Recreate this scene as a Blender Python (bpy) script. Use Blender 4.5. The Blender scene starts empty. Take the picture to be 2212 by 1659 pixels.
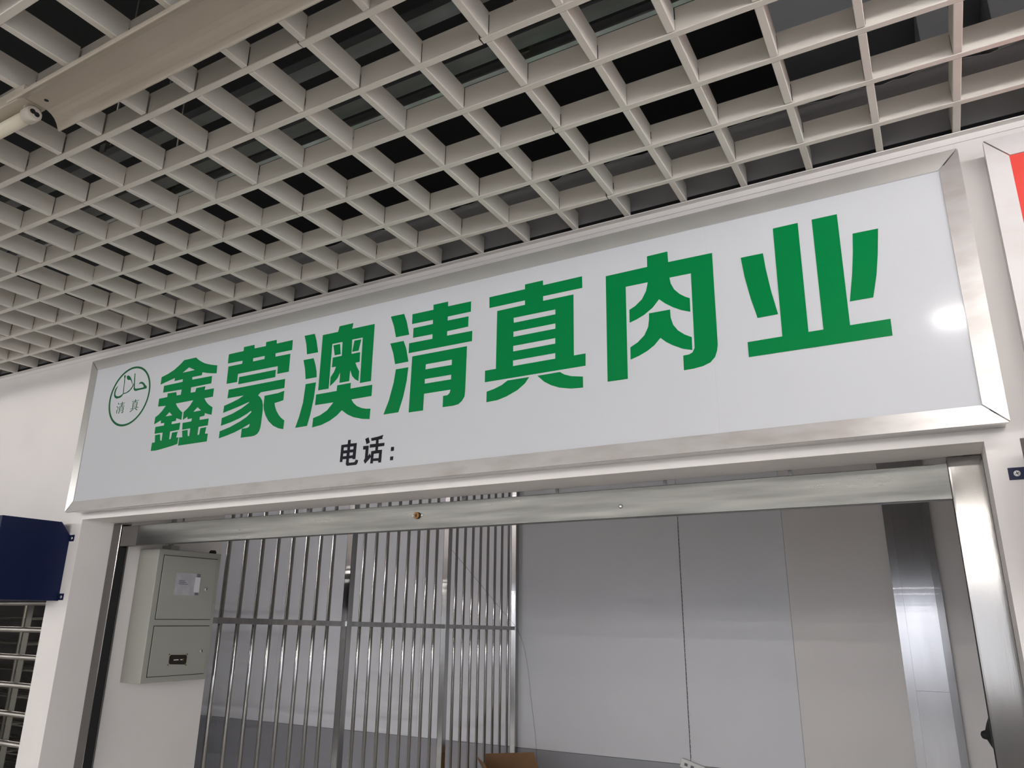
import bpy, bmesh, math, random
from mathutils import Vector, Matrix
random.seed(7)
sc = bpy.context.scene
col = sc.collection
R3 = math.radians

# ------------------------------------------------------------------ camera, world, exposure
cam_data = bpy.data.cameras.new('camera')
cam = bpy.data.objects.new('camera', cam_data)
col.objects.link(cam)
right = Vector((0.8733, 0.4871, 0.0102)); fwd = Vector((-0.4675, 0.8319, 0.2988)).normalized()
right = (right - fwd * right.dot(fwd)).normalized(); up = right.cross(fwd)
cam.matrix_world = Matrix((( right.x, up.x, -fwd.x, 0.0),
                           ( right.y, up.y, -fwd.y, 0.0),
                           ( right.z, up.z, -fwd.z, 1.6),
                           (0, 0, 0, 1)))
cam_data.sensor_width = 36.0
cam_data.lens = 1619.2 * 36.0 / 2212.0
cam_data.clip_start = 0.01
sc.camera = cam

WORLD = 2.6                      # overcast daylight reaching the hall through its open ends
world = bpy.data.worlds.new('world'); sc.world = world
world.use_nodes = True
world.node_tree.nodes['Background'].inputs[0].default_value = (0.9, 0.93, 1.0, 1)
world.node_tree.nodes['Background'].inputs[1].default_value = WORLD
sc.view_settings.view_transform = 'Standard'
sc.view_settings.look = 'None'
sc.view_settings.gamma = 1.0
sc.view_settings.use_curve_mapping = False
sc.view_settings.exposure = 0.17
LAMP_NEAR, LAMP_ROW, LAMP_FAR = 60.0, 24.0, 58.0      # strength of the lit tubes beside the sign and of the rows behind the camera

# ------------------------------------------------------------------ materials
def mat(name, base, rough=0.6, metal=0.0, noise=0.0, nscale=8.0, bump=0.0, bscale=60.0, stretch=None, coat=0.0, spec=None, tint=None, emit=None, estr=0.0):
    m = bpy.data.materials.new(name); m.use_nodes = True
    nt = m.node_tree; b = nt.nodes['Principled BSDF']
    b.inputs['Base Color'].default_value = (*base, 1)
    b.inputs['Roughness'].default_value = rough
    b.inputs['Metallic'].default_value = metal
    if coat: b.inputs['Coat Weight'].default_value = coat; b.inputs['Coat Roughness'].default_value = 0.12
    if spec is not None: b.inputs['Specular IOR Level'].default_value = spec
    if emit: b.inputs['Emission Color'].default_value = (*emit, 1); b.inputs['Emission Strength'].default_value = estr
    tc = nt.nodes.new('ShaderNodeTexCoord'); mp = nt.nodes.new('ShaderNodeMapping')
    nt.links.new(tc.outputs['Object'], mp.inputs['Vector'])
    if stretch: mp.inputs['Scale'].default_value = stretch
    if noise:
        n = nt.nodes.new('ShaderNodeTexNoise'); n.inputs['Scale'].default_value = nscale; n.inputs['Detail'].default_value = 6
        nt.links.new(mp.outputs[0], n.inputs['Vector'])
        mix = nt.nodes.new('ShaderNodeMix'); mix.data_type = 'RGBA'
        t = tint or tuple(c * 0.6 for c in base)
        mix.inputs['A'].default_value = (*base, 1); mix.inputs['B'].default_value = (*t, 1)
        rmp = nt.nodes.new('ShaderNodeMapRange'); rmp.inputs['From Min'].default_value = 0.45; rmp.inputs['From Max'].default_value = 0.75
        rmp.inputs['To Max'].default_value = noise
        nt.links.new(n.outputs['Fac'], rmp.inputs['Value']); nt.links.new(rmp.outputs[0], mix.inputs['Factor'])
        nt.links.new(mix.outputs['Result'], b.inputs['Base Color'])
    if bump:
        n2 = nt.nodes.new('ShaderNodeTexNoise'); n2.inputs['Scale'].default_value = bscale; n2.inputs['Detail'].default_value = 4
        nt.links.new(mp.outputs[0], n2.inputs['Vector'])
        bp = nt.nodes.new('ShaderNodeBump'); bp.inputs['Strength'].default_value = bump; bp.inputs['Distance'].default_value = 0.002
        nt.links.new(n2.outputs['Fac'], bp.inputs['Height']); nt.links.new(bp.outputs[0], b.inputs['Normal'])
    return m

def steel(name, base, rough, smudge, stretch, bump=0.05, bscale=30, dark=0.72):
    """brushed stainless: metal whose roughness varies with smudges along the brushing"""
    m = bpy.data.materials.new(name); m.use_nodes = True
    nt = m.node_tree; b = nt.nodes['Principled BSDF']
    b.inputs['Base Color'].default_value = (*base, 1); b.inputs['Metallic'].default_value = 1.0
    tc = nt.nodes.new('ShaderNodeTexCoord'); mp = nt.nodes.new('ShaderNodeMapping'); mp.inputs['Scale'].default_value = stretch
    nt.links.new(tc.outputs['Object'], mp.inputs['Vector'])
    n = nt.nodes.new('ShaderNodeTexNoise'); n.inputs['Scale'].default_value = 3.0; n.inputs['Detail'].default_value = 8
    nt.links.new(mp.outputs[0], n.inputs['Vector'])
    r = nt.nodes.new('ShaderNodeMapRange'); r.inputs['From Min'].default_value = 0.3; r.inputs['From Max'].default_value = 0.7
    r.inputs['To Min'].default_value = rough; r.inputs['To Max'].default_value = rough + smudge
    nt.links.new(n.outputs['Fac'], r.inputs['Value']); nt.links.new(r.outputs[0], b.inputs['Roughness'])
    r2 = nt.nodes.new('ShaderNodeMapRange'); r2.inputs['From Min'].default_value = 0.35; r2.inputs['From Max'].default_value = 0.7
    nt.links.new(n.outputs['Fac'], r2.inputs['Value'])
    mx = nt.nodes.new('ShaderNodeMix'); mx.data_type = 'RGBA'
    mx.inputs['A'].default_value = (*base, 1); mx.inputs['B'].default_value = (*[c * dark for c in base], 1)
    nt.links.new(r2.outputs[0], mx.inputs['Factor']); nt.links.new(mx.outputs['Result'], b.inputs['Base Color'])
    if bump:
        n2 = nt.nodes.new('ShaderNodeTexNoise'); n2.inputs['Scale'].default_value = bscale; n2.inputs['Detail'].default_value = 3
        nt.links.new(mp.outputs[0], n2.inputs['Vector'])
        bp = nt.nodes.new('ShaderNodeBump'); bp.inputs['Strength'].default_value = bump; bp.inputs['Distance'].default_value = 0.002
        nt.links.new(n2.outputs['Fac'], bp.inputs['Height']); nt.links.new(bp.outputs[0], b.inputs['Normal'])
    return m

M = {}
M['wall'] = mat('white_wall_paint', (0.80, 0.765, 0.74), 0.65, noise=0.12, nscale=3, bump=0.12, bscale=40)
M['backwall'] = mat('grey_board', (0.73, 0.745, 0.78), 0.5, noise=0.12, nscale=2.0, bump=0.03)
M['backwall_warm'] = mat('warm_grey_board', (0.74, 0.72, 0.71), 0.5, noise=0.12, nscale=2.0, bump=0.03)
M['dado'] = mat('grey_dado_paint', (0.33, 0.335, 0.36), 0.45, noise=0.15, nscale=4)
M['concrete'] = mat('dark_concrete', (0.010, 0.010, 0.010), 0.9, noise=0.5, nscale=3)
M['rough_plaster'] = mat('grey_plaster', (0.30, 0.295, 0.30), 0.9, noise=0.4, nscale=10, bump=0.4, bscale=30)
M['floor'] = mat('floor_tile', (0.80, 0.775, 0.74), 0.35, noise=0.2, nscale=5)
M['grout'] = mat('floor_grout', (0.2, 0.2, 0.2), 0.8)
M['grid'] = mat('cream_grid_paint', (0.70, 0.66, 0.595), 0.5, noise=0.10, nscale=5, bump=0.06, bscale=150)
M['frame'] = mat('satin_white_aluminium', (0.62, 0.615, 0.60), 0.24, metal=0.8)
M['frame_dirty'] = mat('scuffed_satin_aluminium', (0.68, 0.665, 0.655), 0.34, metal=0.8, noise=0.45, nscale=9, tint=(0.42, 0.36, 0.32), stretch=(1.0, 1, 3.0))
M['frame_white'] = mat('dusty_white_frame', (0.60, 0.58, 0.57), 0.4, noise=0.35, nscale=7, tint=(0.45, 0.40, 0.36), stretch=(1, 1, 2.5))
M['panel'] = mat('gloss_white_acrylic', (0.55, 0.565, 0.59), 0.12, spec=0.5, bump=0.012, bscale=25, stretch=(1, 1, 0.35))
M['gap'] = mat('dark_gap', (0.01, 0.01, 0.012), 0.9)
M['green'] = mat('green_vinyl', (0.0, 0.185, 0.045), 0.2, spec=0.25)
M['green_print'] = mat('dark_green_print', (0.008, 0.105, 0.038), 0.3, spec=0.2)
M['black_print'] = mat('black_vinyl', (0.004, 0.004, 0.010), 0.3, spec=0.15)
M['red'] = mat('gloss_red_acrylic', (0.68, 0.075, 0.06), 0.16)
M['steel_bar'] = steel('scuffed_flat_steel', (0.128, 0.127, 0.120), 0.27, 0.10, (1.3, 3, 20), bump=0.0, dark=0.80)
M['steel_guide'] = steel('bright_steel', (0.24, 0.23, 0.22), 0.09, 0.05, (6, 6, 0.5), bump=0.02, dark=0.9)
M['steel_strip'] = steel('satin_steel', (0.36, 0.36, 0.375), 0.15, 0.03, (6, 6, 0.5), bump=0.0, dark=0.93)
M['steel_tube'] = steel('polished_steel_tube', (0.46, 0.455, 0.45), 0.09, 0.10, (8, 8, 0.6))
M['dull_tube'] = steel('dull_steel_tube', (0.36, 0.335, 0.31), 0.34, 0.12, (2, 8, 8), bump=0)
M['zinc'] = steel('galvanised_steel', (0.26, 0.265, 0.265), 0.3, 0.25, (0.8, 6, 6))
M['zinc_bright'] = steel('bright_zinc', (0.62, 0.63, 0.63), 0.25, 0.25, (1.5, 6, 6))
M['blue'] = mat('navy_powder_coat', (0.003, 0.009, 0.048), 0.4, spec=0.25, noise=0.3, nscale=14, tint=(0.012, 0.014, 0.05))
M['black'] = mat('black_rubber', (0.008, 0.008, 0.009), 0.6)
M['screw'] = mat('zinc_screw', (0.75, 0.75, 0.72), 0.3, metal=0.9)
M['brass'] = mat('worn_brass', (0.22, 0.125, 0.055), 0.5, metal=0.9)
M['cabinet'] = mat('grey_green_enamel', (0.36, 0.36, 0.318), 0.4, noise=0.06, nscale=4)
M['card'] = mat('brown_card', (0.27, 0.15, 0.075), 0.85, noise=0.25, nscale=12)
M['sheet'] = mat('frosted_film', (0.42, 0.42, 0.45), 0.25, noise=0.5, nscale=40, tint=(0.6, 0.6, 0.63))
M['paper'] = mat('white_paper', (0.72, 0.72, 0.74), 0.6)
M['ink'] = mat('grey_ink', (0.16, 0.16, 0.19), 0.6)
M['meter'] = mat('dark_meter_face', (0.018, 0.014, 0.010), 0.25)
M['wood'] = mat('brown_backing', (0.12, 0.07, 0.04), 0.6)
M['plastic'] = mat('white_plastic', (0.76, 0.76, 0.75), 0.35)
M['reflector'] = mat('cream_enamel', (0.46, 0.405, 0.33), 0.22, noise=0.08, nscale=6)
M['cap'] = mat('cream_plastic', (0.56, 0.51, 0.44), 0.4)
M['tube_off'] = mat('unlit_cream_tube', (0.70, 0.64, 0.50), 0.25)
M['tube_near'] = mat('lit_tube', (0.9, 0.9, 0.9), 0.4, emit=(1.0, 0.97, 0.97), estr=LAMP_NEAR)
M['tube_added'] = mat('added_tube_stall', (0.9, 0.9, 0.9), 0.4, emit=(1.0, 0.97, 1.0), estr=55.0)
M['tube_far'] = mat('lit_tube_far', (0.9, 0.9, 0.9), 0.4, emit=(1.0, 0.97, 0.95), estr=LAMP_FAR)
M['tube_row'] = mat('lit_tube_row', (0.9, 0.9, 0.9), 0.4, emit=(1.0, 0.97, 0.95), estr=LAMP_ROW)
M['rack'] = mat('dark_wire', (0.16, 0.155, 0.13), 0.4, metal=0.6)
M['duct'] = mat('grey_duct_sheet', (0.15, 0.15, 0.155), 0.5, noise=0.3, nscale=5)
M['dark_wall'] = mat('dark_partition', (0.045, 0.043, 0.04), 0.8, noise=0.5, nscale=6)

# ------------------------------------------------------------------ mesh helpers
class MB:
    def __init__(self): self.bm = bmesh.new()
    def box(self, x0, x1, y0, y1, z0, z1):
        v = [self.bm.verts.new(p) for p in ((x0,y0,z0),(x1,y0,z0),(x1,y1,z0),(x0,y1,z0),(x0,y0,z1),(x1,y0,z1),(x1,y1,z1),(x0,y1,z1))]
        for f in ((3,2,1,0),(4,5,6,7),(0,1,5,4),(1,2,6,5),(2,3,7,6),(3,0,4,7)): self.bm.faces.new([v[i] for i in f])
        return self
    def prism(self, pts, a, b, axis):
        """polygon pts in the two axes other than axis, extruded along axis from a to b"""
        def P(p, t): return {'x': (t, p[0], p[1]), 'y': (p[0], t, p[1]), 'z': (p[0], p[1], t)}[axis]
        lo = [self.bm.verts.new(P(p, a)) for p in pts]; hi = [self.bm.verts.new(P(p, b)) for p in pts]
        n = len(pts)
        self.bm.faces.new(lo[::-1]); self.bm.faces.new(hi)
        for i in range(n): self.bm.faces.new([lo[i], lo[(i+1) % n], hi[(i+1) % n], hi[i]])
        return self
    def loft(self, ra, rb, caps=True):
        n = len(ra); a = [self.bm.verts.new(p) for p in ra]; b = [self.bm.verts.new(p) for p in rb]
        for i in range(n): self.bm.faces.new([a[i], a[(i+1) % n], b[(i+1) % n], b[i]])
        if caps: self.bm.faces.new(a[::-1]); self.bm.faces.new(b)
        return self
    def tube(self, p, q, r, n=12, r2=None, smooth=True):
        p, q = Vector(p), Vector(q); d = (q - p).normalized()
        u = d.orthogonal().normalized(); w = d.cross(u); r2 = r if r2 is None else r2
        a = [self.bm.verts.new(p + (u*math.cos(t) + w*math.sin(t)) * r) for t in [2*math.pi*i/n for i in range(n)]]
        b = [self.bm.verts.new(q + (u*math.cos(t) + w*math.sin(t)) * r2) for t in [2*math.pi*i/n for i in range(n)]]
        for i in range(n):
            f = self.bm.faces.new([a[i], a[(i+1) % n], b[(i+1) % n], b[i]]); f.smooth = smooth
        self.bm.faces.new(a[::-1]); self.bm.faces.new(b)
        return self
    def lathe(self, origin, axis, prof, n=20):
        """prof: (distance along axis, radius)"""
        o, d = Vector(origin), Vector(axis).normalized(); u = d.orthogonal().normalized(); w = d.cross(u)
        rings = []
        for t, r in prof:
            rings.append([self.bm.verts.new(o + d*t + (u*math.cos(k) + w*math.sin(k)) * max(r, 1e-4)) for k in [2*math.pi*i/n for i in range(n)]])
        for a, b in zip(rings, rings[1:]):
            for i in range(n):
                f = self.bm.faces.new([a[i], a[(i+1) % n], b[(i+1) % n], b[i]]); f.smooth = True
        self.bm.faces.new(rings[0][::-1]); self.bm.faces.new(rings[-1])
        return self
    def mesh(self, name, m, bevel=0.0, seg=2):
        bmesh.ops.recalc_face_normals(self.bm, faces=self.bm.faces)
        if bevel:
            bmesh.ops.bevel(self.bm, geom=list(self.bm.edges), offset=bevel, segments=seg, profile=0.6, affect='EDGES', clamp_overlap=True)
        me = bpy.data.meshes.new(name); self.bm.to_mesh(me); self.bm.free()
        me.materials.append(m); return me
    def build(self, name, m, parent=None, bevel=0.0, seg=2):
        return link(name, self.mesh(name, m, bevel, seg), parent)

def link(name, data, parent=None, loc=None):
    o = bpy.data.objects.new(name, data); col.objects.link(o)
    if parent:
        o.parent = parent
        o.matrix_parent_inverse = Matrix.Translation(-total_loc(parent))
    if loc: o.location = loc
    return o
def total_loc(o):
    v = Vector(o.location)
    while o.parent: o = o.parent; v = v + Vector(o.location) - 0 * v if False else v
    return v
def tag(o, label, cat, group=None):
    o['label'] = label; o['category'] = cat
    if group: o['group'] = group
    return o
def struct(o, label=None):
    o['kind'] = 'structure'
    if label: o['label'] = label
    return o
def thing(name, label, cat, loc, group=None):
    o = bpy.data.objects.new(name, None); col.objects.link(o); o.location = loc; o.empty_display_size = 0.05
    return tag(o, label, cat, group)
def copy_tree(o, off, parent=None):
    """copy of a thing with its parts and sub-parts, moved by off"""
    c = o.copy(); col.objects.link(c)
    if parent: c.parent = parent
    else: c.location = Vector(o.location) + Vector(off)
    for ch in o.children: copy_tree(ch, off, c)
    return c

# ------------------------------------------------------------------ the setting
ZC = 2.6096                       # underside of the open grid ceiling
YW = 1.68                         # front face of the shop-front wall
OX0, OX1, OZ = -2.775, 0.104, 1.9365   # the stall's opening
NX0, NX1 = -2.908, 0.162          # inner edges of the two neighbouring openings
WT = 0.14

m = MB()
rag = [(-6.3, 2.797)]
x = -6.3
while x < 3.0:
    x += random.uniform(0.02, 0.07); rag.append((x, 2.797 + random.uniform(-0.008, 0.006)))
rag.append((3.0, 2.797))
outline = [(3.0, 0.0), (1.9, 0.0), (1.9, OZ), (NX1, OZ), (NX1, 0.0), (OX1, 0.0), (OX1, OZ), (OX0, OZ), (OX0, 0.0), (NX0, 0.0), (NX0, OZ), (-5.2, OZ), (-5.2, 0.0), (-6.3, 0.0)]
m.prism([(p[0], p[1]) for p in rag] + outline, YW, YW + WT, 'y')
w = m.build('wall_front', M['wall']); struct(w, 'white painted shop-front wall with three stall openings')
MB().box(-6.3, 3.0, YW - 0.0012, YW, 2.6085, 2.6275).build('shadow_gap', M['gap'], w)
# rough unpainted band of the wall above the ceiling line is a skim of grey plaster
pl = MB(); pl.prism([(p[0], p[1] - 0.004) for p in rag] + [(3.0, 2.628), (-6.3, 2.628)], YW - 0.003, YW, 'y')
pl.build('plaster_band', M['rough_plaster'], w)

floor = MB().box(-15.0, 4.0, -14.0, 5.2, -0.05, -0.004).build('floor', M['grout']); struct(floor)
tile = MB().box(-0.298, 0.298, -0.298, 0.298, -0.004, 0.0).mesh('floor_tile', M['floor'])
for i in range(18):
    for j in range(18):
        o = link('floor_tile', tile, floor); o.location = (-6.6 + i * 0.6, -5.3 + j * 0.6, 0)
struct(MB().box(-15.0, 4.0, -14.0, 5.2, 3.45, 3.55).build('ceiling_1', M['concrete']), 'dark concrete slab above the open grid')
rw = MB().box(-15.0, 4.0, -14.1, -14.0, 2.62, 3.45).box(-15.0, 4.0, -14.1, -14.0, 0, 0.35)
for xx in (-15.0, -12.4, -9.7, -7.0, -4.3, -1.6, 1.1, 3.8): rw.box(xx, xx + 0.2, -14.1, -14.0, 0.35, 2.62)
struct(rw.build('wall_rear', M['wall']), 'far side of the hall, open to daylight between its piers')
struct(MB().box(-15.1, -15.0, -14.0, 5.2, 0, 3.45).build('wall_left', M['rough_plaster']))
struct(MB().box(4.0, 4.1, -14.0, 1.68, 2.62, 3.45).box(4.0, 4.1, 1.68, 5.2, 0, 3.45).box(4.0, 4.1, -14.0, -5.0, 0, 2.62).box(4.0, 4.1, -5.0, 1.68, 0, 0.9).build('wall_right', M['wall']), 'right end of the hall, open to daylight below a header')

struct(MB().box(-6.3, 0.15, 1.98, 4.99, 2.905, 2.93).build('ceiling_2', M['wall']), 'unseen white board over the stalls, added to bounce light')  # board added out of view to bounce light into the stalls

# back wall of the stalls: separate boards above a grey dado
YB = 5.0
bw = MB().box(-7.0, 4.0, YB + 0.012, YB + 0.2, 0, 3.45).build('wall_back', M['rough_plaster']); struct(bw, 'grey boarded back wall of the stalls')
edges = [-6.6, -5.86, -5.1, -4.35, -3.6, -2.745, -1.517, -0.844, 0.11, 1.2, 2.4, 3.9]
for k, (a, b) in enumerate(zip(edges, edges[1:])):
    ga, gb = (0.0018 if q_ in (-1.517, -2.745) else 0.0006 for q_ in (a, b))
    MB().box(a + ga, b - gb, YB, YB + 0.011, 0.752, 3.44).build('wall_board', M['backwall_warm' if 0.2 > a > -1.0 else 'backwall'], bw, bevel=0.001, seg=1)
    MB().box(a + 0.0004, b - 0.0004, YB - 0.002, YB + 0.011, 0.0, 0.750).build('dado_board', M['dado'], bw)
# caulked joint beside the second board
cj = MB()
for k in range(58):
    z0 = 0.79 + k * 0.028; cj.tube((-1.5145 + random.uniform(-.001, .001), YB - 0.001, z0), (-1.5145, YB - 0.001, z0 + 0.022), 0.0016, 5)
cj.build('joint_caulk', M['wood'], bw)

# side walls of the stall
s = MB().box(NX0, -2.75, YW + WT + 0.045, 2.305, 0, 2.9).build('wall_side', M['wall']); struct(s, 'short white side wall that carries the grey meter cabinet')
s.name = 'wall_stall_left'
struct(MB().box(0.112, 0.155, YW + WT + 0.06, YB - 0.004, 0, 2.9).build('wall_stall_right', M['backwall_warm']))
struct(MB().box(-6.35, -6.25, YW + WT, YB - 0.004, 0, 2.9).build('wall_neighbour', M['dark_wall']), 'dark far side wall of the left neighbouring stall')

# ------------------------------------------------------------------ open grid ceiling
GX, GY, SX, SY = -0.894, 0.64697, 0.15, 0.15176
BW, BH = 0.0150, 0.0525
ceil = bpy.data.objects.new('ceiling', None); col.objects.link(ceil); struct(ceil, 'cream open-cell grid ceiling hung below a dark void')
I0, I1, J0, J1 = -31, 17, -22, 6
XA, XB = GX + (I0 - .5) * SX, GX + (I1 + .5) * SX
YA, YB_ = GY + (J0 - .5) * SY, YW - 0.001
def channel_x(mb, x0, x1, y, z):
    h, t = BW / 2, 0.0012
    mb.prism([(y-h, z+BH), (y-h, z+.0012), (y-h+.0012, z), (y+h-.0012, z), (y+h, z+.0012), (y+h, z+BH), (y+h-t, z+BH), (y+h-t, z+t+.001), (y-h+t, z+t+.001), (y-h+t, z+BH)], x0, x1, 'x')
def channel_y(mb, y0, y1, x, z):
    h, t = BW / 2, 0.0012
    mb.prism([(x-h, z+BH), (x-h, z+.0012), (x-h+.0012, z), (x+h-.0012, z), (x+h, z+.0012), (x+h, z+BH), (x+h-t, z+BH), (x+h-t, z+t+.001), (x-h+t, z+t+.001), (x-h+t, z+BH)], y0, y1, 'y')
cuts = {1: [0], 2: [2, -6], 3: [-9], 4: [2, -3], 5: [-12], 6: [2, -8]}
for j in range(J0, J1 + 1):
    y = GY + j * SY; mb = MB()
    xs = [XA] + sorted(GX + c * SX - 0.012 for c in cuts.get(j, [])) + [XB]
    for a, b in zip(xs, xs[1:]): channel_x(mb, a + 0.0016, b - 0.0016, y, ZC + random.uniform(-.0007, .0007))
    mb.build('long_blade', M['grid'], ceil)
for i in range(I0, I1 + 1):
    x = GX + i * SX; mb = MB()
    for j in range(J0, J1 + 1):
        y = GY + j * SY
        g = random.choice((0.0008, 0.0016, 0.0022, 0.0030))
        y1 = y + SY - BW/2 - 0.0002 if j < J1 else YB_ - 0.006
        channel_y(mb, y + BW/2 + 0.0002, y1 - g, x + random.uniform(-.0004, .0004), ZC + random.uniform(0, .0008))
    mb.build('cross_blade', M['grid'], ceil)
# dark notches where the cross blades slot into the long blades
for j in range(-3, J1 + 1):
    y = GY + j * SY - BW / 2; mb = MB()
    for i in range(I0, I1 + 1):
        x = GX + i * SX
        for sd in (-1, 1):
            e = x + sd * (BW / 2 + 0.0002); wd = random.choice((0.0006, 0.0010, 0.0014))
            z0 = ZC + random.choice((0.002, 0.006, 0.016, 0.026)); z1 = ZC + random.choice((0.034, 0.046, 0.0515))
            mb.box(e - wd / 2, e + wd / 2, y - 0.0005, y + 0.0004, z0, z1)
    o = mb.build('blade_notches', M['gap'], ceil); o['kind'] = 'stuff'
# edge angle that carries the grid along the shop front
tr = MB().box(-6.3, 3.0, YW - 0.018, YW - 0.0005, ZC - 0.0035, ZC - 0.0012).box(-6.3, 3.0, YW - 0.0025, YW - 0.0005, ZC - 0.018, ZC - 0.0035)
struct(tr.build('trim_1', M['wall']), 'thin white edge angle between the grid ceiling and the wall')

# services in the void
def furring(name, y, z, wd, label, x0=-4.6, x1=1.3, lip=0.006):
    o = MB().prism([(y-wd/2, z), (y-wd/2, z+0.025), (y-wd/2+lip, z+0.025), (y-wd/2+lip, z+0.003), (y-wd*.12, z+0.003), (y-wd*.08, z+.010), (y+wd*.08, z+.010), (y+wd*.12, z+0.003), (y+wd/2-lip, z+0.003), (y+wd/2-lip, z+0.025), (y+wd/2, z+0.025), (y+wd/2, z)], x0, x1, 'x')
    r = thing(name, label, 'channel', (0, y, z))
    o.build('channel', M['zinc_bright' if wd < 0.02 else 'zinc'], r)
    k = 0
    xx = x0 + 0.35
    while xx < x1:
        MB().tube((xx, y, z + 0.02), (xx, y, 3.45), 0.003, 8).build('hanger_rod', M['rack'], r)
        MB().box(xx - 0.012, xx + 0.012, y - wd/2 - 0.004, y + wd/2 + 0.004, z + 0.018, z + 0.045).build('hanger_clip', M['rack'], r)
        xx += 1.2
    return r
furring('ceiling_channel', 1.150, 2.780, 0.040, 'broad galvanised channel above the grid, middle one of three parallel channels')
furring('ceiling_channel', 1.205, 2.776, 0.012, 'narrow bright galvanised channel above the grid, nearest the shop front', lip=0.002)
furring('ceiling_channel', 1.010, 2.786, 0.034, 'dull galvanised channel above the grid, farthest from the shop front')

ad = thing('air_duct', 'grey sheet metal duct in the dark void above the grid at upper right', 'duct', (1.0, 2.1, 3.2))
MB().box(-0.225, 2.6, 1.92, 2.30, 3.20, 3.44).build('main_duct', M['duct'], ad, bevel=0.003)
MB().box(0.14, 0.215, 1.93, 2.20, 2.95, 3.199).build('drop_duct', M['duct'], ad, bevel=0.003)
MB().box(0.30, 0.62, 1.93, 2.20, 2.95, 3.199).build('drop_duct', M['duct'], ad, bevel=0.003)

# ------------------------------------------------------------------ lamps
def lamp(x0, x1, y, zt, m, label, group, ztop=None):
    ztop = ztop or (ZC if zt < 2.7 else 2.905)
    t = thing('tube_lamp', label, 'lamp', ((x0+x1)/2, y, ztop), group)
    MB().box(x0, x1, y - 0.022, y + 0.022, zt + 0.018, ztop - 0.001).build('lamp_body', M['reflector'], t, bevel=0.002)
    MB().tube((x0 + 0.03, y, zt), (x1 - 0.03, y, zt), 0.013, 16).build('tube', m, t)
    for a in (x0 + 0.005, x1 - 0.03):
        MB().box(a, a + 0.025, y - 0.017, y + 0.017, zt - 0.017, zt + 0.02).build('lamp_holder', M['plastic'], t, bevel=0.003)
    return t
lamp(0.065, 1.28, 0.588, 2.545, M['tube_near'], 'lit tube lamp under the grid at the right of the aisle', 'lit tube lamps beyond the right edge')
lamp(1.42, 2.62, 0.639, 2.545, M['tube_near'], 'lit tube lamp under the grid at the right of the aisle', 'lit tube lamps beyond the right edge')
for xx in (-9.5, -8.2, -6.9, -5.6, -4.3, -3.0, -1.7, -0.4, 0.9, 2.2):
    lamp(xx - .6, xx + .6, -1.76, 2.545, M['tube_row'], 'lit tube lamp in the rows behind the viewer', 'lit tube lamps behind the viewer')
for yy in (-4.40, -7.04, -9.68, -12.32):
    lamp(-14.6, 3.6, yy, 2.545, M['tube_far'], 'continuous lit tube row across the far hall behind the viewer', 'lit tube rows of the far hall')

for xx in (-5.6, -4.3):
    lamp(xx, xx + 1.2, 2.30, 2.84, M['tube_added'], 'unseen tube lamp added inside the left neighbouring stall to brighten it', 'added tube lamps of the left stall')  # added lamps, out of view, to brighten the wall behind the bars
# unlit reflector batten
FY = 0.639
fx = thing('reflector_fitting', 'unlit cream strip light with winged reflector and no tube, under the grid', 'light', (-0.9, FY, ZC))
zr = 2.577
prof = [(-.0532, zr-.0265), (-.0528, zr-.0300), (-.0508, zr-.0315), (-.0485, zr-.0300), (-.044, zr-.0215), (-.038, zr-.0130), (-.030, zr-.0055), (-.021, zr),
        (.021, zr), (.030, zr-.0035), (.037, zr-.0090), (.043, zr-.0170), (.0478, zr-.0275), (.0500, zr-.0310), (.0520, zr-.0312), (.0534, zr-.0285)]
rf = MB(); rf.prism([(FY + a_, b_) for a_, b_ in prof] + [(FY + a_, b_ + 0.002) for a_, b_ in prof[::-1]], -1.462, -0.26, 'x')
rf.build('reflector', M['reflector'], fx)
MB().box(-1.462, -0.25, FY - 0.020, FY + 0.020, zr + 0.0025, ZC - 0.0005).build('fitting_body', M['reflector'], fx, bevel=0.002)
MB().tube((-1.432, FY + 0.002, zr - 0.0006), (-1.432, FY + 0.002, zr + 0.001), 0.0042, 12).build('screw_hole', M['gap'], fx)
# LED tube that continues the row to the left
lf = thing('led_tube', 'cream unlit tube light with open end cap, left of the winged reflector', 'light', (-2.1, FY, ZC))
MB().box(-2.75, -1.466, FY - 0.028, FY + 0.020, zr + 0.0005, ZC - 0.0005).build('lamp_body', M['reflector'], lf, bevel=0.002)
ty, tz = FY + 0.002, zr - 0.0175
MB().tube((-2.74, ty, tz), (-1.492, ty, tz), 0.0132, 24).build('tube', M['tube_off'], lf)
eco = MB().lathe((-1.492, ty, tz), (1, 0, 0), [(0, .0140), (.002, .0160), (.022, .0160), (.0255, .0145), (.0260, .0110)], 28).build('end_cap', M['cap'], lf)
for q in (-1, 1):
    MB().tube((-1.4665, ty + q * .0043, tz - q * .0012), (-1.4652, ty + q * .0043, tz - q * .0012), 0.0052, 18).build('pin_socket', M['gap'], eco)
MB().box(-1.4905, -1.484, ty - 0.012, ty + 0.010, tz + 0.010, zr + 0.002).build('bracket', M['reflector'], lf)

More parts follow.
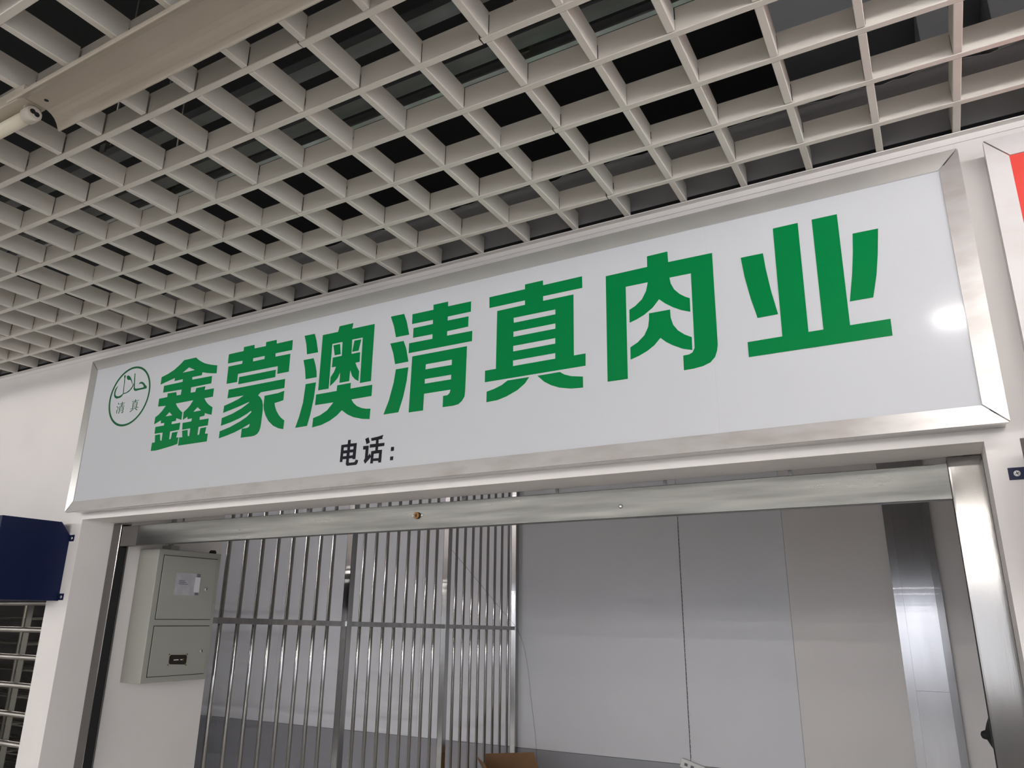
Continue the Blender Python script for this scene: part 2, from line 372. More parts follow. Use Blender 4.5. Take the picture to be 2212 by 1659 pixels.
# ------------------------------------------------------------------ shop sign
LET = {
"xin":[[5051,4695,5677,4694,5821,4589,5974,4500,6170,4404,6357,4340,6590,4276,6845,4220,6861,3928,6618,3965,6356,4016,6121,4079,6117,3972,5627,3977,5640,3883,6651,3870,6662,3599,5640,3598,5653,3407,5889,3404,5916,3536,6386,3537,6364,3406,6833,3402,6837,3103,6408,3103,6509,2985,6604,2896,6728,2813,6889,2727,6887,2466,6709,2509,6543,2567,6536,2476,6309,2460,6320,2355,6770,2354,6771,2112,6316,2109,6315,1839,6378,1832,6407,1872,6411,2055,6709,2065,6685,1842,6835,1825,6825,1559,5393,1559,5389,1847,5551,1840,5492,2071,5779,2072,5825,1852,5900,1840,5899,2109,5488,2104,5455,2351,5902,2354,5913,2457,5691,2452,5666,2542,5452,2456,5424,2741,5574,2827,5713,2933,5844,3106,4950,3106,5052,2984,5214,2839,5370,2736,5375,2467,5095,2561,5092,2467,4876,2464,4880,2373,5340,2376,5336,2121,4866,2111,4877,1839,4937,1833,4962,1896,4975,2061,5274,2066,5237,1863,5355,1855,5346,1625,5096,1585,4777,1551,4455,1517,4225,1501,3970,1513,3968,1806,4120,1806,4075,2070,4343,2075,4406,1844,4477,1825,4467,2117,4029,2120,4021,2370,4475,2375,4478,2465,4287,2465,4270,2580,3929,2472,3929,2735,4089,2808,4263,2935,4413,3093,3990,3115,3983,3411,4424,3414,4411,3550,4883,3536,4928,3406,5143,3404,5145,3592,4150,3610,4145,3868,5131,3877,5137,3973,4689,3965,4687,4082,3937,3940,3933,4224,4260,4298,4576,4404,4847,4550],[5376,4374,5700,4226,5074,4222],[6123,2825,6317,2690,5945,2685],[4673,2827,4841,2700,4495,2697]],
"meng":[[7353,4534,8060,4535,8058,4677,8560,4673,8578,4541,9098,4534,9092,4674,9572,4671,9592,4537,10308,4537,10320,4190,9590,4199,9601,4083,10263,4076,10274,3466,9768,3467,9751,3732,7932,3745,7934,3461,7427,3469,7406,4087,8066,4084,8070,4188,7361,4201],[8000,3624,9687,3625,9694,3372,7996,3371],[7571,3248,10146,3249,10154,2941,9110,2943,9004,2858,9104,2789,9212,2664,9275,2501,9297,2301,9287,1890,9278,1762,9238,1637,9163,1559,9052,1517,8936,1506,8427,1513,8428,1814,8648,1811,8734,1834,8771,1884,8763,1933,8436,1820,8117,1728,7760,1657,7396,1600,7390,1841,7866,1933,8303,2070,8586,2187,8781,2322,8761,2368,8571,2281,8284,2183,7870,2088,7413,2022,7412,2288,7881,2377,8290,2505,8629,2663,8611,2683,8273,2608,7885,2534,7444,2458,7447,2703,7781,2773,8079,2847,8324,2943,7562,2946],[9300,2802,9587,2807,9905,2812,10163,2853,10164,2542,10005,2515,9792,2495,9822,2387,9901,2237,10023,2082,10138,1972,10300,1868,10291,1588,10072,1640,9828,1752,9601,1929,9440,2132,9335,2340,9302,2498],[8572,4194,9099,4188,9100,4085,8578,4082]],
"ao":[[10804,4590,11240,4582,11342,4334,11457,3924,10989,3932,10912,4292],[10860,3763,11288,3758,11386,3540,11464,3300,11493,3103,11030,3104,10970,3422],[11054,2941,11486,2940,11453,2426,11371,1928,11280,1578,10790,1572,10913,1918,11017,2350],[11587,4473,12210,4470,12254,4647,12812,4651,12779,4469,13654,4465,13660,2663,13240,2659,13222,4101,12814,4105,12831,3646,13164,3646,13173,3335,13012,3332,13070,3208,13185,3033,13181,2729,13040,2808,12922,2924,12827,3125,12822,2781,12439,2780,12435,3107,12348,2943,12221,2829,12066,2725,12062,3019,12185,3168,12246,3326,12079,3330,12084,3645,12441,3647,12428,4098,12021,4100,12026,2657,11601,2661],[12063,4052,12338,4052,12399,3706,12156,3706],[12903,4060,13175,4051,13099,3702,12847,3704],[11531,2538,12354,2541,12358,2716,12893,2720,12897,2539,13722,2543,13720,2197,12965,2192,13056,2073,13199,1958,13390,1875,13550,1836,13714,1819,13707,1503,13420,1546,13098,1633,12849,1748,12624,1903,12444,1765,12185,1635,11865,1543,11492,1506,11500,1799,11773,1857,12038,1977,12262,2194,11528,2199]],
"qing":[[14248,4584,14741,4577,14851,4318,14971,3881,14487,3885,14389,4243],[14292,3725,14777,3723,14888,3472,14993,3053,14515,3047,14424,3392],[14553,2885,15001,2882,14970,2486,14873,2002,14735,1580,14203,1577,14369,1982,14502,2489],[15045,4503,15787,4501,15779,4655,16289,4653,16295,4506,17066,4501,17066,4188,16297,4188,16297,4070,16996,4064,16994,3755,16298,3745,16297,3614,17132,3608,17130,3304,14982,3306,14980,3613,15795,3608,15795,3748,15109,3754,15109,4059,15789,4061,15785,4185,15048,4194],[15118,3188,16973,3186,16957,1906,16940,1745,16862,1632,16748,1555,16584,1535,16239,1538,16241,1860,16380,1861,16450,1914,16477,2004,15598,2006,15590,1527,15095,1529],[15612,2871,16489,2872,16488,2718,15608,2722],[15601,2437,16483,2433,16481,2301,15601,2302]],
"zhen":[[17657,4501,18769,4506,18768,4644,19310,4645,19315,4505,20442,4513,20441,4183,19314,4185,19314,4055,20191,4055,20177,2387,20497,2390,20490,2065,17570,2056,17567,2382,17904,2384,17914,4039,18771,4050,18771,4177,17665,4175],[18262,2006,18911,2008,18784,1850,18564,1700,18243,1575,17967,1509,17630,1496,17633,1788,17858,1833,18086,1905],[19143,2005,19784,2011,19905,1926,20088,1855,20413,1795,20412,1507,20084,1527,19762,1599,19529,1698,19340,1814],[18430,3738,19669,3739,19668,3603,18437,3598],[18427,3343,19666,3347,19665,3204,18429,3198],[18426,2940,19660,2944,19659,2795,18428,2787],[18423,2531,19657,2536,19656,2387,18425,2380]],
"rou":[[21092,4366,22189,4373,22196,4659,22719,4667,22725,4379,23791,4368,23762,2063,23739,1926,23681,1774,23568,1661,23392,1599,23177,1572,22946,1567,22952,1930,23082,1933,23173,1970,23228,2073,23257,3956,22734,3959,22756,3804,22830,3634,22955,3488,23090,3384,23194,3326,23186,2979,22971,3064,22774,3179,22595,3312,22447,3452,22280,3267,22062,3124,21867,3041,21678,2985,21684,3326,21839,3400,22017,3541,22132,3739,22185,3958,21614,3959,21580,1561,21059,1564],[22179,3138,22704,3135,22708,2923,22759,2732,22862,2575,23014,2443,23181,2346,23173,2027,22954,2095,22721,2222,22564,2333,22432,2458,22275,2299,22104,2190,21891,2098,21666,2033,21672,2349,21863,2445,22039,2597,22142,2793,22172,2983]],
"ye":[[24437,4085,24937,4081,24964,3689,25032,3106,25129,2543,24686,2536,24574,3045,24485,3591],[25205,4642,25746,4644,25709,2017,26011,2017,26045,4645,26567,4641,26536,2018,27301,2017,27293,1650,24422,1650,24423,2005,25170,2010],[26825,4094,27325,4089,27243,3485,27165,3032,27044,2547,26592,2548,26710,3178,26778,3641]],
"dian":[[12957,967,13063,965,13061,849,13300,845,13286,373,13175,379,13172,407,13049,411,13045,308,13065,287,13239,285,13271,297,13302,360,13397,329,13375,252,13350,213,13317,200,12991,202,12957,220,12936,263,12945,405,12812,410,12800,331,12703,335,12714,844,12951,843],[12818,757,12951,755,12951,667,12815,668],[13057,757,13186,755,13180,671,13054,671],[12816,576,12946,575,12941,497,12812,497],[13054,581,13179,580,13173,498,13053,494]],
"hua":[[13596,932,13716,967,13779,805,13656,767],[13539,727,13746,721,13741,422,13800,487,13843,421,13848,548,13990,555,13993,651,13780,654,13783,754,13993,751,13994,851,13832,845,13808,930,14050,950,14233,980,14251,960,14216,909,14236,865,14091,859,14094,750,14312,747,14306,656,14094,653,14087,559,14238,555,14228,193,14122,194,14124,247,13944,255,13938,192,13837,192,13847,371,13655,200,13589,300,13630,355,13635,618,13543,623],[13949,461,14131,463,14128,326,13941,331]],
"colon":[[14547,600,14660,595,14655,483,14544,480],[14539,327,14650,328,14645,220,14534,222]],
"script":[[2675,4140,2695,4197,2778,4223,2872,4202,2976,4142,3062,4062,3174,3979,3173,3920,3099,3908,2789,3907,2546,3896,2458,3930,2403,3998,2384,4137,2314,4617,2368,4602,2422,4252,2458,4066,2484,4010,2546,3986,2772,3976,2960,3980,2987,4006,2951,4063,2870,4120,2774,4148],[1873,4569,1936,4593,2039,4552,2142,4460,2230,4341,2286,4226,2275,4182,2231,4264,2171,4349,2101,4397,2010,4396,1916,4448,1876,4515],[2356,4246,2377,4138,2290,4014,2155,3920,2006,3880,1846,3876,1833,3911,2017,3924,2180,3999,2290,4105],[1698,4618,1751,4638,1809,4594,1788,4497,1815,4218,1853,3893,1775,3798,1672,3752,1464,3749,1342,3811,1279,3896,1262,4020,1297,4154,1412,4248,1437,4241,1366,4113,1339,3994,1361,3915,1436,3852,1583,3824,1715,3852,1806,3900,1779,4223,1740,4504,1706,4571]],
"small":[[1601,3563,1662,3487,1702,3492,1641,3568],[1563,3440,1613,3371,1652,3374,1601,3444],[1583,3258,1635,3243,1638,3266,1585,3280],[1601,3260,1613,3154,1654,3147,1641,3253],[1648,3249,1699,3373,1668,3385,1616,3261],[1740,3496,2040,3507,2028,3527,1727,3516],[1766,3441,2008,3446,1997,3465,1755,3460],[1701,3385,2056,3384,2044,3406,1689,3407],[1849,3577,1853,3396,1899,3386,1895,3567],[1747,3368,1745,3134,1787,3124,1789,3358],[1765,3349,2000,3332,1992,3352,1757,3369],[1962,3364,1966,3138,2009,3128,2006,3354],[1792,3292,1995,3277,1988,3294,1785,3310],[1799,3223,1995,3219,1986,3238,1790,3242],[1899,3150,1989,3124,1993,3147,1903,3174],[2445,3495,2851,3504,2840,3524,2433,3516],[2611,3573,2614,3467,2661,3456,2658,3562],[2504,3465,2514,3242,2556,3233,2546,3456],[2741,3466,2733,3235,2775,3225,2783,3455],[2531,3446,2766,3443,2754,3465,2520,3469],[2542,3397,2756,3382,2750,3397,2536,3412],[2541,3340,2761,3333,2754,3348,2535,3355],[2548,3283,2761,3268,2755,3283,2542,3298],[2422,3217,2896,3229,2885,3248,2411,3237],[2581,3219,2398,3126,2430,3102,2613,3194],[2667,3211,2820,3123,2844,3144,2691,3233]]}
PX0, PX1, PZ0, PZ1 = -2.7560, 0.1084, 1.9938, 2.5043     # visible panel
QX0, QX1, QZ0, QZ1 = -2.7885, 0.1470, 1.9560, 2.5428     # outer frame edge
YP, YO, YI = 1.624, 1.6160, 1.6205
def frame_sign(t, ox0, ox1, oz0, oz1, px0, px1, pz0, pz1, mats, split=None):
    g = 0.0019
    def bar(name, m_, corners, yback):
        # corners: outer a, outer b, inner b, inner a as (x, z)
        (ax, az), (bx, bz), (cx, cz), (dx, dz) = corners
        fr = [(ax, YO, az), (bx, YO, bz), (cx, YI, cz), (dx, YI, dz)]
        bk = [(ax, yback, az), (bx, yback, bz), (cx, yback, cz), (dx, yback, dz)]
        MB().loft(fr, bk).build(name, m_, t)
    yb = YP + 0.004
    bar('frame_bar', mats[0], [(ox0 + g, oz1), (ox1 - g, oz1), (px1 - g, pz1), (px0 + g, pz1)], yb)
    if split:
        k = split
        bar('frame_bar', mats[1], [(k - 0.0003, oz0), (ox0 + g, oz0), (px0 + g, pz0), (k - 0.0003, pz0)], yb)
        bar('frame_bar', mats[1], [(ox1 - g, oz0), (k + 0.0003, oz0), (k + 0.0003, pz0), (px1 - g, pz0)], yb)
    else:
        bar('frame_bar', mats[1], [(ox1 - g, oz0), (ox0 + g, oz0), (px0 + g, pz0), (px1 - g, pz0)], yb)
    bar('frame_bar', mats[0], [(ox0, oz0 + g), (ox0, oz1 - g), (px0, pz1 - g), (px0, pz0 + g)], yb)
    bar('frame_bar', mats[1], [(ox1, oz1 - g), (ox1, oz0 + g), (px1, pz0 + g), (px1, pz1 - g)], yb)
    # box behind, a little inside the frame edge, open at the front behind the panel
    e = 0.004
    b = MB()
    b.box(ox0 + e, ox1 - e, yb, YW, oz0 + e, oz0 + e + 0.012).box(ox0 + e, ox1 - e, yb, YW, oz1 - e - 0.012, oz1 - e)
    b.box(ox0 + e, ox0 + e + 0.012, yb, YW, oz0 + e + 0.012, oz1 - e - 0.012).box(ox1 - e - 0.012, ox1 - e, yb, YW, oz0 + e + 0.012, oz1 - e - 0.012)
    b.build('sign_box', M['frame'], t)
    MB().box(ox0 + 0.02, ox1 - 0.02, YP + 0.0045, YP + 0.007, oz0 + 0.02, oz1 - 0.02).build('backing', M['gap'], t)

sign = thing('shop_sign', 'long white shop sign with big green characters above the open stall', 'sign', (-1.31, YW, 1.95))
frame_sign(sign, QX0, QX1, QZ0, QZ1, PX0, PX1, PZ0, PZ1, (M['frame'], M['frame_dirty']), split=-2.0404)
xj = -0.387
for a, b, dy in ((PX0 - 0.01, xj, 0), (xj - 0.004, PX1 + 0.01, 0.0006)):
    MB().box(a, b, YP + dy, YP + dy + 0.0005, PZ0 - 0.01, PZ1 + 0.01).build('sign_panel', M['panel'], sign)
LX0, LZ0 = -2.7526, 1.9942
def glyph(name, polys, m_, t, y=YP - 0.0003, union=False, label=None):
    """flat vinyl lettering: closed outlines filled with their holes cut out"""
    sets = [[p] for p in polys] if union else [polys]
    bm = bmesh.new()
    for k, ps in enumerate(sets):
        cu = bpy.data.curves.new('outline', 'CURVE'); cu.dimensions = '2D'; cu.fill_mode = 'BOTH'; cu.extrude = 0.0
        for p in ps:
            sp = cu.splines.new('POLY'); n = len(p) // 2; sp.points.add(n - 1)
            for i in range(n): sp.points[i].co = (p[2*i] / 10000.0, p[2*i+1] / 10000.0, 0, 1)
            sp.use_cyclic_u = True
        tmp = bpy.data.objects.new('outline', cu)
        me = bpy.data.meshes.new_from_object(tmp)
        me.transform(Matrix.Translation((0, 0, 0.00002 * k)))
        bm.from_mesh(me)
        bpy.data.objects.remove(tmp); bpy.data.meshes.remove(me); bpy.data.curves.remove(cu)
    me = bpy.data.meshes.new(name); bm.to_mesh(me); bm.free()
    # (u, v, w) -> (x, y, z): u along the sign, v up, w towards the viewer
    me.transform(Matrix(((1, 0, 0, LX0), (0, 0, -1, y), (0, 1, 0, LZ0), (0, 0, 0, 1))))
    me.materials.clear(); me.materials.append(m_)
    o = link(name, me, t)
    if label: o['label'] = label
    return o
for k in ('xin', 'meng', 'ao', 'qing', 'zhen', 'rou', 'ye'):
    glyph('sign_character', LET[k], M['green'], sign)
for k in ('dian', 'hua', 'colon'):
    glyph('small_character', LET[k], M['black_print'], sign, label='small black character')
em = glyph('emblem_script', LET['script'], M['green_print'], sign, union=True)
for q_ in (LET['small'][:15], LET['small'][15:]):
    glyph('emblem_character', q_, M['green_print'], sign, union=True)
def ringpoly(cx, cy, a, b, rot, n=96):
    r = []
    for i in range(n):
        t = 2 * math.pi * i / n; u, v = a * math.cos(t), b * math.sin(t)
        r += [(cx + u * math.cos(rot) - v * math.sin(rot)) * 10000, (cy + u * math.sin(rot) + v * math.cos(rot)) * 10000]
    return r
glyph('emblem_ring', [ringpoly(0.2215, 0.3746, 0.1180, 0.1140, 0.2), ringpoly(0.2220, 0.3747, 0.1094, 0.1062, 0.28)], M['green_print'], sign)

rs = thing('shop_sign', 'red sign with white frame at the right edge, beside the white sign', 'sign', (0.95, YW, 1.95))
frame_sign(rs, 0.192, 2.0, 1.956, 2.5440, 0.2315, 1.96, 1.994, 2.5015, (M['frame_white'], M['frame_white']))
MB().box(0.222, 1.97, YP, YP + 0.003, 1.984, 2.5115).build('sign_panel', M['red'], rs, )

# ------------------------------------------------------------------ roller shutter of the stall
sh = thing('roller_shutter', 'raised roller shutter with scuffed steel bottom bar under the opening head', 'shutter', (-1.34, 1.826, 0))
BY0, BY1, BZ0, BZ1 = 1.8125, 1.838, 1.8475, 1.9230
bar = MB()
bar.prism([(BY0, BZ0), (BY0, BZ1), (BY1, BZ1), (BY1, BZ0)], -2.758, 0.0745, 'x').build('bottom_bar', M['steel_bar'], sh, bevel=0.0015)
MB().box(-2.758, -2.628, BY0 - 0.0016, BY0, BZ0 + 0.001, BZ1 - 0.001).build('end_plate', M['steel_guide'], sh)
MB().box(0.016, 0.0745, BY0 - 0.0016, BY0, BZ0 + 0.001, BZ1 - 0.001).build('end_plate', M['steel_bar'], sh)
lk = MB().lathe((-1.3347, BY0, 1.8882), (0, -1, 0), [(0, .0100), (.006, .0100), (.0068, .0092), (.0060, .0074), (.0060, .0040), (.0068, .003)], 28).build('lock_cylinder', M['brass'], sh)
MB().box(-1.3361, -1.3333, BY0 - 0.0076, BY0 - 0.0068, 1.8842, 1.8922).build('keyhole', M['gap'], lk)
for xx in (-1.3509, -1.3184):
    so = MB().lathe((xx, BY0, 1.8885), (0, -1, 0), [(0, .0042), (.0016, .0038), (.0022, .002)], 16).build('screw', M['screw'], sh)
    MB().tube((xx, BY0 - .0022, 1.8885), (xx, BY0 - .0026, 1.8885), 0.0013, 10).build('screw_socket', M['gap'], so)
rv = MB().lathe((-0.6960, BY0, 1.8768), (0, -1, 0), [(0, .0055), (.002, .0050), (.004, .0035), (.0048, .001)], 18).build('rivet', M['screw'], sh)
for xx in (-2.40, -2.10, -1.79, -1.49, -1.186, -0.8836, -0.5813, -0.28):
    MB().box(xx - .004, xx + .004, 1.827, 1.830, BZ1 - .002, 2.05).build('link_strip', M['zinc'], sh)
for zz in (1.985, 2.05):
    MB().tube((-2.75, 1.829, zz), (0.07, 1.829, zz), 0.008, 12).build('curtain_tube', M['steel_tube'], sh)

def guide(x_in, s, label, name='shutter_guide'):
    """U channel; s=+1 opens towards +x (left guide), -1 towards -x"""
    g = thing(name, label, 'shutter guide', (x_in - s * 0.03, 1.826, 0))
    y0, y1, t = 1.8065, 1.8475, 0.0025
    wd = 0.0475 if s > 0 else 0.0645
    xo = x_in - s * wd
    pts = [(xo, y0), (x_in - s*.005, y0), (x_in - s*.0018, y0 + .0007), (x_in, y0 + .0022), (x_in, y0 + t), (xo + s * 0.012, y0 + t), (xo + s * 0.012, y1 - .0055), (x_in, y1 - .0055), (x_in, y1), (xo, y1)]
    MB().prism(pts, 0, OZ - 0.002, 'z').build('channel', M['steel_guide'], g)
    MB().box(min(xo + s*.012, x_in - s*.003), max(xo + s*.012, x_in - s*.003), y0 + t, y1 - .0055, 0.0, BZ0 - 0.002).build('slot_lining', M['black'], g)
    return g
guide(-2.7265, 1, 'steel shutter guide with dark slot on the left jamb of the opening')
guide(0.0385, -1, 'bright steel shutter guide on the right jamb with strong reflections')

# ------------------------------------------------------------------ bar partition on the left
pt = thing('bar_partition', 'stainless steel bar partition between the stall and its left neighbour', 'partition', (-2.75, 3.6, 0))
XF = -2.752
posts = [2.350, 3.163, 4.080, 4.972]
for k, yy in enumerate(posts[1:]):
    MB().box(XF - 0.020, XF + 0.020, yy - 0.020, yy + 0.020, 0, 2.62).build('post', M['steel_tube'], pt, bevel=0.003)
bar_me = MB().tube((0, 0, 0.0), (0, 0, 2.60), 0.0095, 16).mesh('bar', M['steel_tube'])
for y0_ in (2.351, 3.268, 4.186):
    for k in range(8):
        o = link('bar', bar_me, pt); o.location = (XF, y0_ + k * 0.0985 - (0.003 * k if y0_ < 3 else 0.0), 0)
segs = [(2.307, 3.143), (3.183, 4.060), (4.100, 4.952)]
def zm(y): return 1.5765 - 0.0172 * (y - 2.3) + 0.004
for a, b in segs:
    for base, h in ((None, 0.0125), (2.605, 0.015), (0.04, 0.0125)):
        za, zb_ = (zm(a), zm(b)) if base is None else (base, base)
        MB().loft([(XF - .0125, a, za - h), (XF + .0125, a, za - h), (XF + .0125, a, za + h), (XF - .0125, a, za + h)],
                  [(XF - .0125, b, zb_ - h), (XF + .0125, b, zb_ - h), (XF + .0125, b, zb_ + h), (XF - .0125, b, zb_ + h)]).build('rail', M['steel_tube'], pt)

# ------------------------------------------------------------------ meter cabinet
cb = thing('meter_cabinet', 'grey two-door meter cabinet on the side wall beside the steel bars', 'cabinet', (-2.69, 2.07, 1.356))
CX0, CX1, CY0, CY1, CZ0, CZ1 = -2.7495, -2.632, 1.917, 2.212, 1.3575, 1.8455
MB().box(CX0, CX1, CY0, CY1, CZ0, CZ1).build('cabinet_body', M['cabinet'], cb, bevel=0.0025)
for (z0, z1) in ((1.5855, 1.8215), (1.380, 1.5585)):
    MB().box(CX1, CX1 + 0.0006, 1.9395, 2.1955, z0 - .0025, z1 + .0025).build('door_gap', M['gap'], cb)
    MB().box(CX1 + 0.0006, CX1 + 0.004, 1.942, 2.193, z0, z1).build('door', M['cabinet'], cb, bevel=0.0008)
XD = CX1 + 0.004
for (yy, zz) in ((2.1525, 1.7015), (2.168, 1.465)):
    ko = MB().lathe((XD, yy, zz), (1, 0, 0), [(0, .0080), (.004, .0080), (.005, .0066), (.0046, .003)], 20).build('lock', M['screw'], cb)
    MB().box(XD + .0046, XD + .0056, yy - .0012, yy + .0012, zz - .004, zz + .004).build('keyhole', M['gap'], ko)
st = MB().box(XD, XD + 0.0012, 2.006, 2.117, 1.676, 1.760).build('document_sleeve', M['sheet'], cb)
MB().box(XD + .0012, XD + .0018, 2.094, 2.119, 1.688, 1.746).build('paper_slip', M['paper'], st)
MB().box(XD + .0012, XD + .0016, 2.100, 2.117, 1.7465, 1.7595).build('dark_corner', M['ink'], st)
MB().box(XD + .0012, XD + .0016, 2.100, 2.117, 1.677, 1.6865).build('dark_corner', M['ink'], st)
for k in range(3):
    MB().box(XD + .0012, XD + .0015, 2.020, 2.062 - k * .008, 1.716 + k * .006, 1.719 + k * .006).build('faint_mark', M['ink'], st)
mt = MB().prism([(2.030, 1.4205), (2.0245, 1.426), (2.0245, 1.449), (2.030, 1.4545), (2.096, 1.4525), (2.1015, 1.447), (2.1015, 1.4225), (2.096, 1.417)], XD, XD + .003, 'x').build('meter_window', M['meter'], cb)
for k, w_ in enumerate((.022, .009)):
    MB().box(XD + .003, XD + .0036, 2.043 + k * .030, 2.043 + k * .030 + w_, 1.434, 1.437).build('dial_strip', M['plastic'], mt)
MB().box(XD + .003, XD + .0036, 2.083, 2.090, 1.431, 1.440).build('dial_strip', M['brass'], mt)
for (yy, zz) in ((2.0225, 1.4565), (2.1035, 1.4545), (2.0225, 1.4185), (2.1035, 1.415)):
    MB().lathe((XD, yy, zz), (1, 0, 0), [(0, .0028), (.002, .0022)], 10).build('screw', M['brass'], cb)
MB().tube((-2.72, 2.03, CZ1 - .002), (-2.72, 2.03, 2.9), 0.010, 14).build('conduit', M['cabinet'], cb)
MB().box(-2.745, -2.690, 2.010, 2.050, CZ1 - .001, CZ1 + .022).build('conduit_box', M['cabinet'], cb, bevel=.002)
MB().lathe((-2.660, 2.190, CZ1 - .001), (0, 0, 1), [(0, .014), (.010, .014), (.016, .010)], 14).build('cable_gland', M['black'], cb)

# ------------------------------------------------------------------ navy covers of the neighbouring shutters
def cover(name, x0, x1, label, tabs):
    c = thing(name, label, 'cover', ((x0+x1)/2, YW, 1.645))
    MB().prism([(YW, 1.6455), (1.430, 1.6455), (1.430, 1.927), (1.641, 1.9265), (YW, 1.880)], x0, x1, 'x').build('cover_box', M['blue'], c, bevel=0.0015)
    for (a, b) in tabs:
        for zz in (1.871, 1.6605):
            to = MB().box(a, b, YW - 0.0022, YW - 0.0002, zz - .0125, zz + .0105).build('fixing_tab', M['blue'], c)
            xs_ = (a + b) / 2 + (0.002 if x0 < -1 else -0.005)
            s_ = MB().lathe((xs_, YW - .0022, zz - .001), (0, -1, 0), [(0, .0058), (.0015, .0056), (.0024, .0035)], 18).build('screw', M['plastic' if x0 > -1 else 'screw'], to)
            if x0 > -1:
                pass
    return c
cl = cover('shutter_cover', -4.40, -2.834, 'navy metal shutter cover on the wall at the left edge, above the barred shutter', [(-2.8345, -2.8055)])
cr = cover('shutter_cover', 0.170, 1.90, 'navy metal shutter cover at the right edge, only its screwed tab in view', [(0.1335, 0.171)])
for zz in (1.871, 1.6605):
    c_ = MB()
    for ang in (0.4, 0.4 + math.pi / 2):
        dx, dz = math.cos(ang) * .0032, math.sin(ang) * .0032; nx, nz = -math.sin(ang) * .0006, math.cos(ang) * .0006
        xs_, zs_ = 0.14725, zz - .001
        c_.loft([(xs_-dx-nx, YW-.0050, zs_-dz-nz), (xs_+dx-nx, YW-.0050, zs_+dz-nz), (xs_+dx+nx, YW-.0050, zs_+dz+nz), (xs_-dx+nx, YW-.0050, zs_-dz+nz)],
                [(xs_-dx-nx, YW-.0044, zs_-dz-nz), (xs_+dx-nx, YW-.0044, zs_+dz-nz), (xs_+dx+nx, YW-.0044, zs_+dz+nz), (xs_-dx+nx, YW-.0044, zs_-dz+nz)])
    c_.build('screw_slot', M['gap'], cr)

# ------------------------------------------------------------------ neighbour's barred shutter and rack on the left
ns = thing('roller_shutter', 'closed tubular steel grille shutter at the left edge below the navy cover', 'shutter', (-4.05, 1.84, 0))
for k in range(17):
    zz = 1.642 - k * 0.1050
    if zz < 0.02: break
    MB().tube((-5.19, 1.84, zz), (-2.915, 1.84, zz), 0.0108, 14).build('grille_tube', M['dull_tube'], ns)
for k in range(6):
    xx = -3.305 - k * 0.34
    MB().box(xx - .019, xx + .019, 1.8515, 1.8535, 0.0, 1.93).build('link_strip', M['rack'], ns)
rk = thing('wire_rack', 'dark wire rack standing inside the left neighbouring stall behind the grille', 'rack', (-5.3, 3.4, 0))
for xx in (-6.15, -5.5, -4.85):
    for yy in (3.05, 3.75):
        MB().tube((xx, yy, 0), (xx, yy, 2.3), 0.012, 10).build('rack_post', M['rack'], rk)
for k in range(13):
    zz = 0.25 + k * 0.165
    sm = MB()
    for yy in [3.05 + 0.0875 * q for q in range(9)]: sm.tube((-6.16, yy, zz), (-4.84, yy, zz), 0.005, 6)
    for xx in (-6.15, -5.5, -4.85): sm.tube((xx, 3.04, zz - .008), (xx, 3.76, zz - .008), 0.006, 6)
    sm.build('rack_shelf', M['rack'], rk)
nl = thing('ceiling_panel_light', 'small lit ceiling light seen through the left grille', 'lamp', (-5.4, 2.9, 2.2))

# ------------------------------------------------------------------ things on and by the back wall
ss = thing('steel_strip', 'tall stainless steel strip with folded edges on the back wall at right', 'cladding', (-0.14, YB, 0))
ye = YB - 0.0025
for (z0, z1) in ((0.0, 1.2435), (1.2445, 2.95)):
    MB().loft([(-.218, ye - .030, z0), (-.056, ye - .030, z0), (-.056, ye - .027, z0), (-.218, ye - .027, z0)],
              [(-.218, ye - .030, z1), (-.056, ye - .030, z1), (-.056, ye - .027, z1), (-.218, ye - .027, z1)]).build('middle_sheet', M['steel_strip'], ss)
MB().loft([(-.264, ye - .024, 0), (-.2185, ye - .031, 0), (-.2185, ye, 0), (-.264, ye, 0)], [(-.264, ye - .024, 2.95), (-.2185, ye - .031, 2.95), (-.2185, ye, 2.95), (-.264, ye, 2.95)]).build('edge_fold', M['steel_strip'], ss)
MB().loft([(-.0555, ye - .024, 0), (-.019, ye - .023, 0), (-.019, ye, 0), (-.0555, ye, 0)], [(-.0555, ye - .024, 2.95), (-.019, ye - .023, 2.95), (-.019, ye, 2.95), (-.0555, ye, 2.95)]).build('edge_fold', M['steel_strip'], ss)

bx = thing('cardboard_box', 'open brown cardboard box at the foot of the steel bars', 'box', (-2.45, 4.42, 0))
bx.location = (-2.37, 4.345, 0)
A = Vector((-2.600, 4.340, 0)); e1 = Vector((math.cos(R3(42)), math.sin(R3(42)), 0)); e2 = Vector((e1.y, -e1.x, 0)); UP = Vector((0, 0, 1))
L1, L2, zt, t = 0.345, 0.30, 0.702, 0.005
def slab(p, u, v, n, name='carton'):
    """thin card sheet: corner p, edge vectors u and v, thickness vector n"""
    r = [p, p + u, p + u + v, p + v]
    return MB().loft(r, [q + n for q in r])
cs = MB()
for p, u, n in ((A, e1 * L1, e2 * t), (A + e2 * (L2 - t), e1 * L1, e2 * t), (A + e2 * t, e2 * (L2 - 2*t), e1 * t), (A + e1 * (L1 - t) + e2 * t, e2 * (L2 - 2*t), e1 * t)):
    r = [p, p + u, p + u + UP * zt, p + UP * zt]; cs.loft(r, [q + n for q in r])
cs.build('carton', M['card'], bx)
def flap(p, u, v, n, ta, tb):
    r = [p, p + u, p + u * (1 - tb) + v, p + u * ta + v]; MB().loft(r, [q + n for q in r]).build('flap', M['card'], bx)
T = UP * (zt + 0.0005)
flap(A + T, e1 * L1, UP * 0.105 - e2 * 0.02, e2 * 0.004, 0.02, 0.10)
flap(A + T + e2 * 0.01, e2 * (L2 - 0.02), UP * 0.102 - e1 * 0.062, e1 * 0.004, 0.05, 0.05)
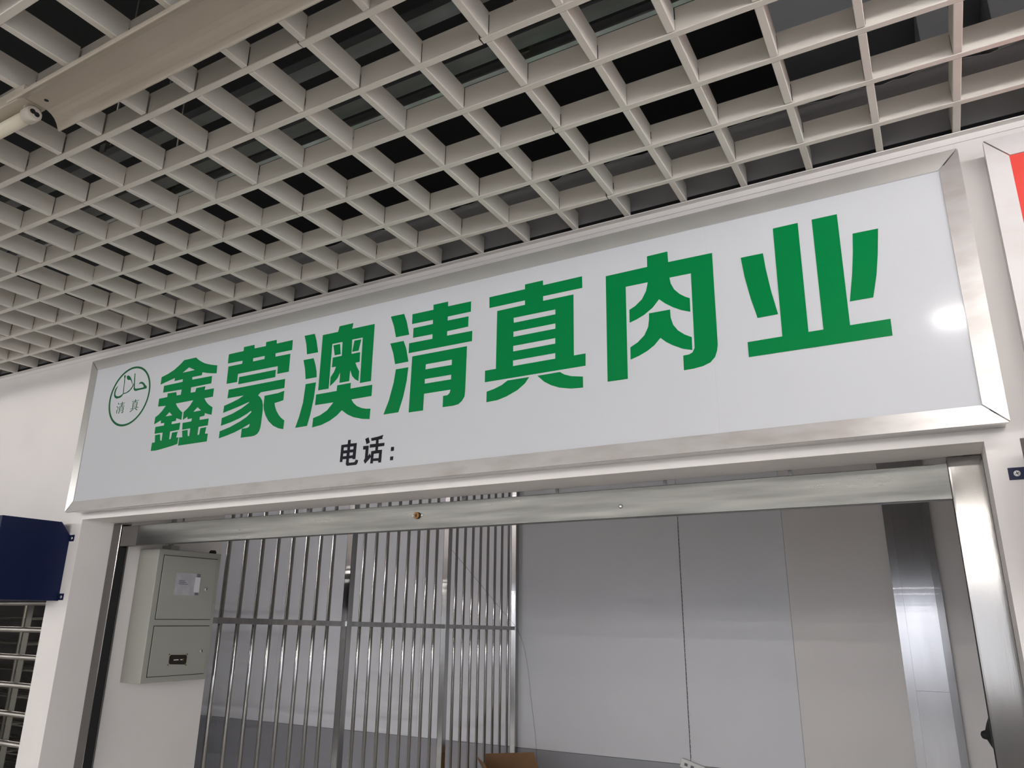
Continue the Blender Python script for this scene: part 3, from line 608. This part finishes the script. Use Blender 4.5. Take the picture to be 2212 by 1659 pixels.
flap(A + T + e1 * L1 + e2 * 0.01, e2 * (L2 - 0.02), -UP * 0.06 + e1 * 0.10, UP * 0.004, 0.05, 0.05)
flap(A + T + e2 * L2, e1 * L1, -UP * 0.08 + e2 * 0.06, e2 * 0.004, 0.03, 0.03)

sk = thing('power_strip', 'white power strip stuck askew on the back wall above the dado', 'socket', (-1.50, YB - 0.018, 0.745))
pb = MB().box(-0.075, 0.075, -0.014, 0.012, -0.026, 0.026).build('strip_body', M['plastic'], sk, bevel=0.006, seg=3)
pb.matrix_parent_inverse = Matrix.Identity(4)
for q in (-.04, .0, .04):
    po = MB().box(q - .010, q + .010, -0.0152, -0.0138, -.008, .008).build('outlet', M['ink'], sk); po.matrix_parent_inverse = Matrix.Identity(4)
sk.rotation_euler = (0, R3(16), 0)

bd = thing('black_dome', 'black domed knob-tipped fitting on the right side wall behind the bright guide', 'fitting', (0.112, 3.0, 1.265))
MB().lathe((0.112, 3.0, 1.268), (-1, 0, -0.06), [(0, .100), (.012, .097), (.028, .082), (.044, .056), (.056, .032), (.063, .014), (.069, .0125), (.075, .0095), (.078, .002)], 28).build('dome', M['black'], bd)

# thin cable slung over the partition
cw = bpy.data.curves.new('hanging_cable', 'CURVE'); cw.dimensions = '3D'; cw.bevel_depth = 0.0008; cw.bevel_resolution = 2
pts = [(-2.737, 4.10, 2.02), (-2.737, 4.45, 1.83), (-2.737, 4.78, 1.64), (-2.728, 4.952, 1.555), (-2.685, 4.985, 1.44), (-2.650, 4.99, 1.28), (-2.630, 4.99, 1.10), (-2.600, 4.99, .90), (-2.575, 4.985, .74), (-2.57, 4.98, .45)]
sp = cw.splines.new('NURBS'); sp.points.add(len(pts) - 1); sp.use_endpoint_u = True; sp.order_u = 4
for p_, q in zip(sp.points, pts): p_.co = (*q, 1)
tmp = bpy.data.objects.new('tmp', cw); me = bpy.data.meshes.new_from_object(tmp); bpy.data.objects.remove(tmp)
me.materials.clear(); me.materials.append(M['black'])
tag(link('hanging_cable', me), 'thin dark cable slung over the bars and down the back wall', 'cable')
bpy.data.objects.remove(nl)
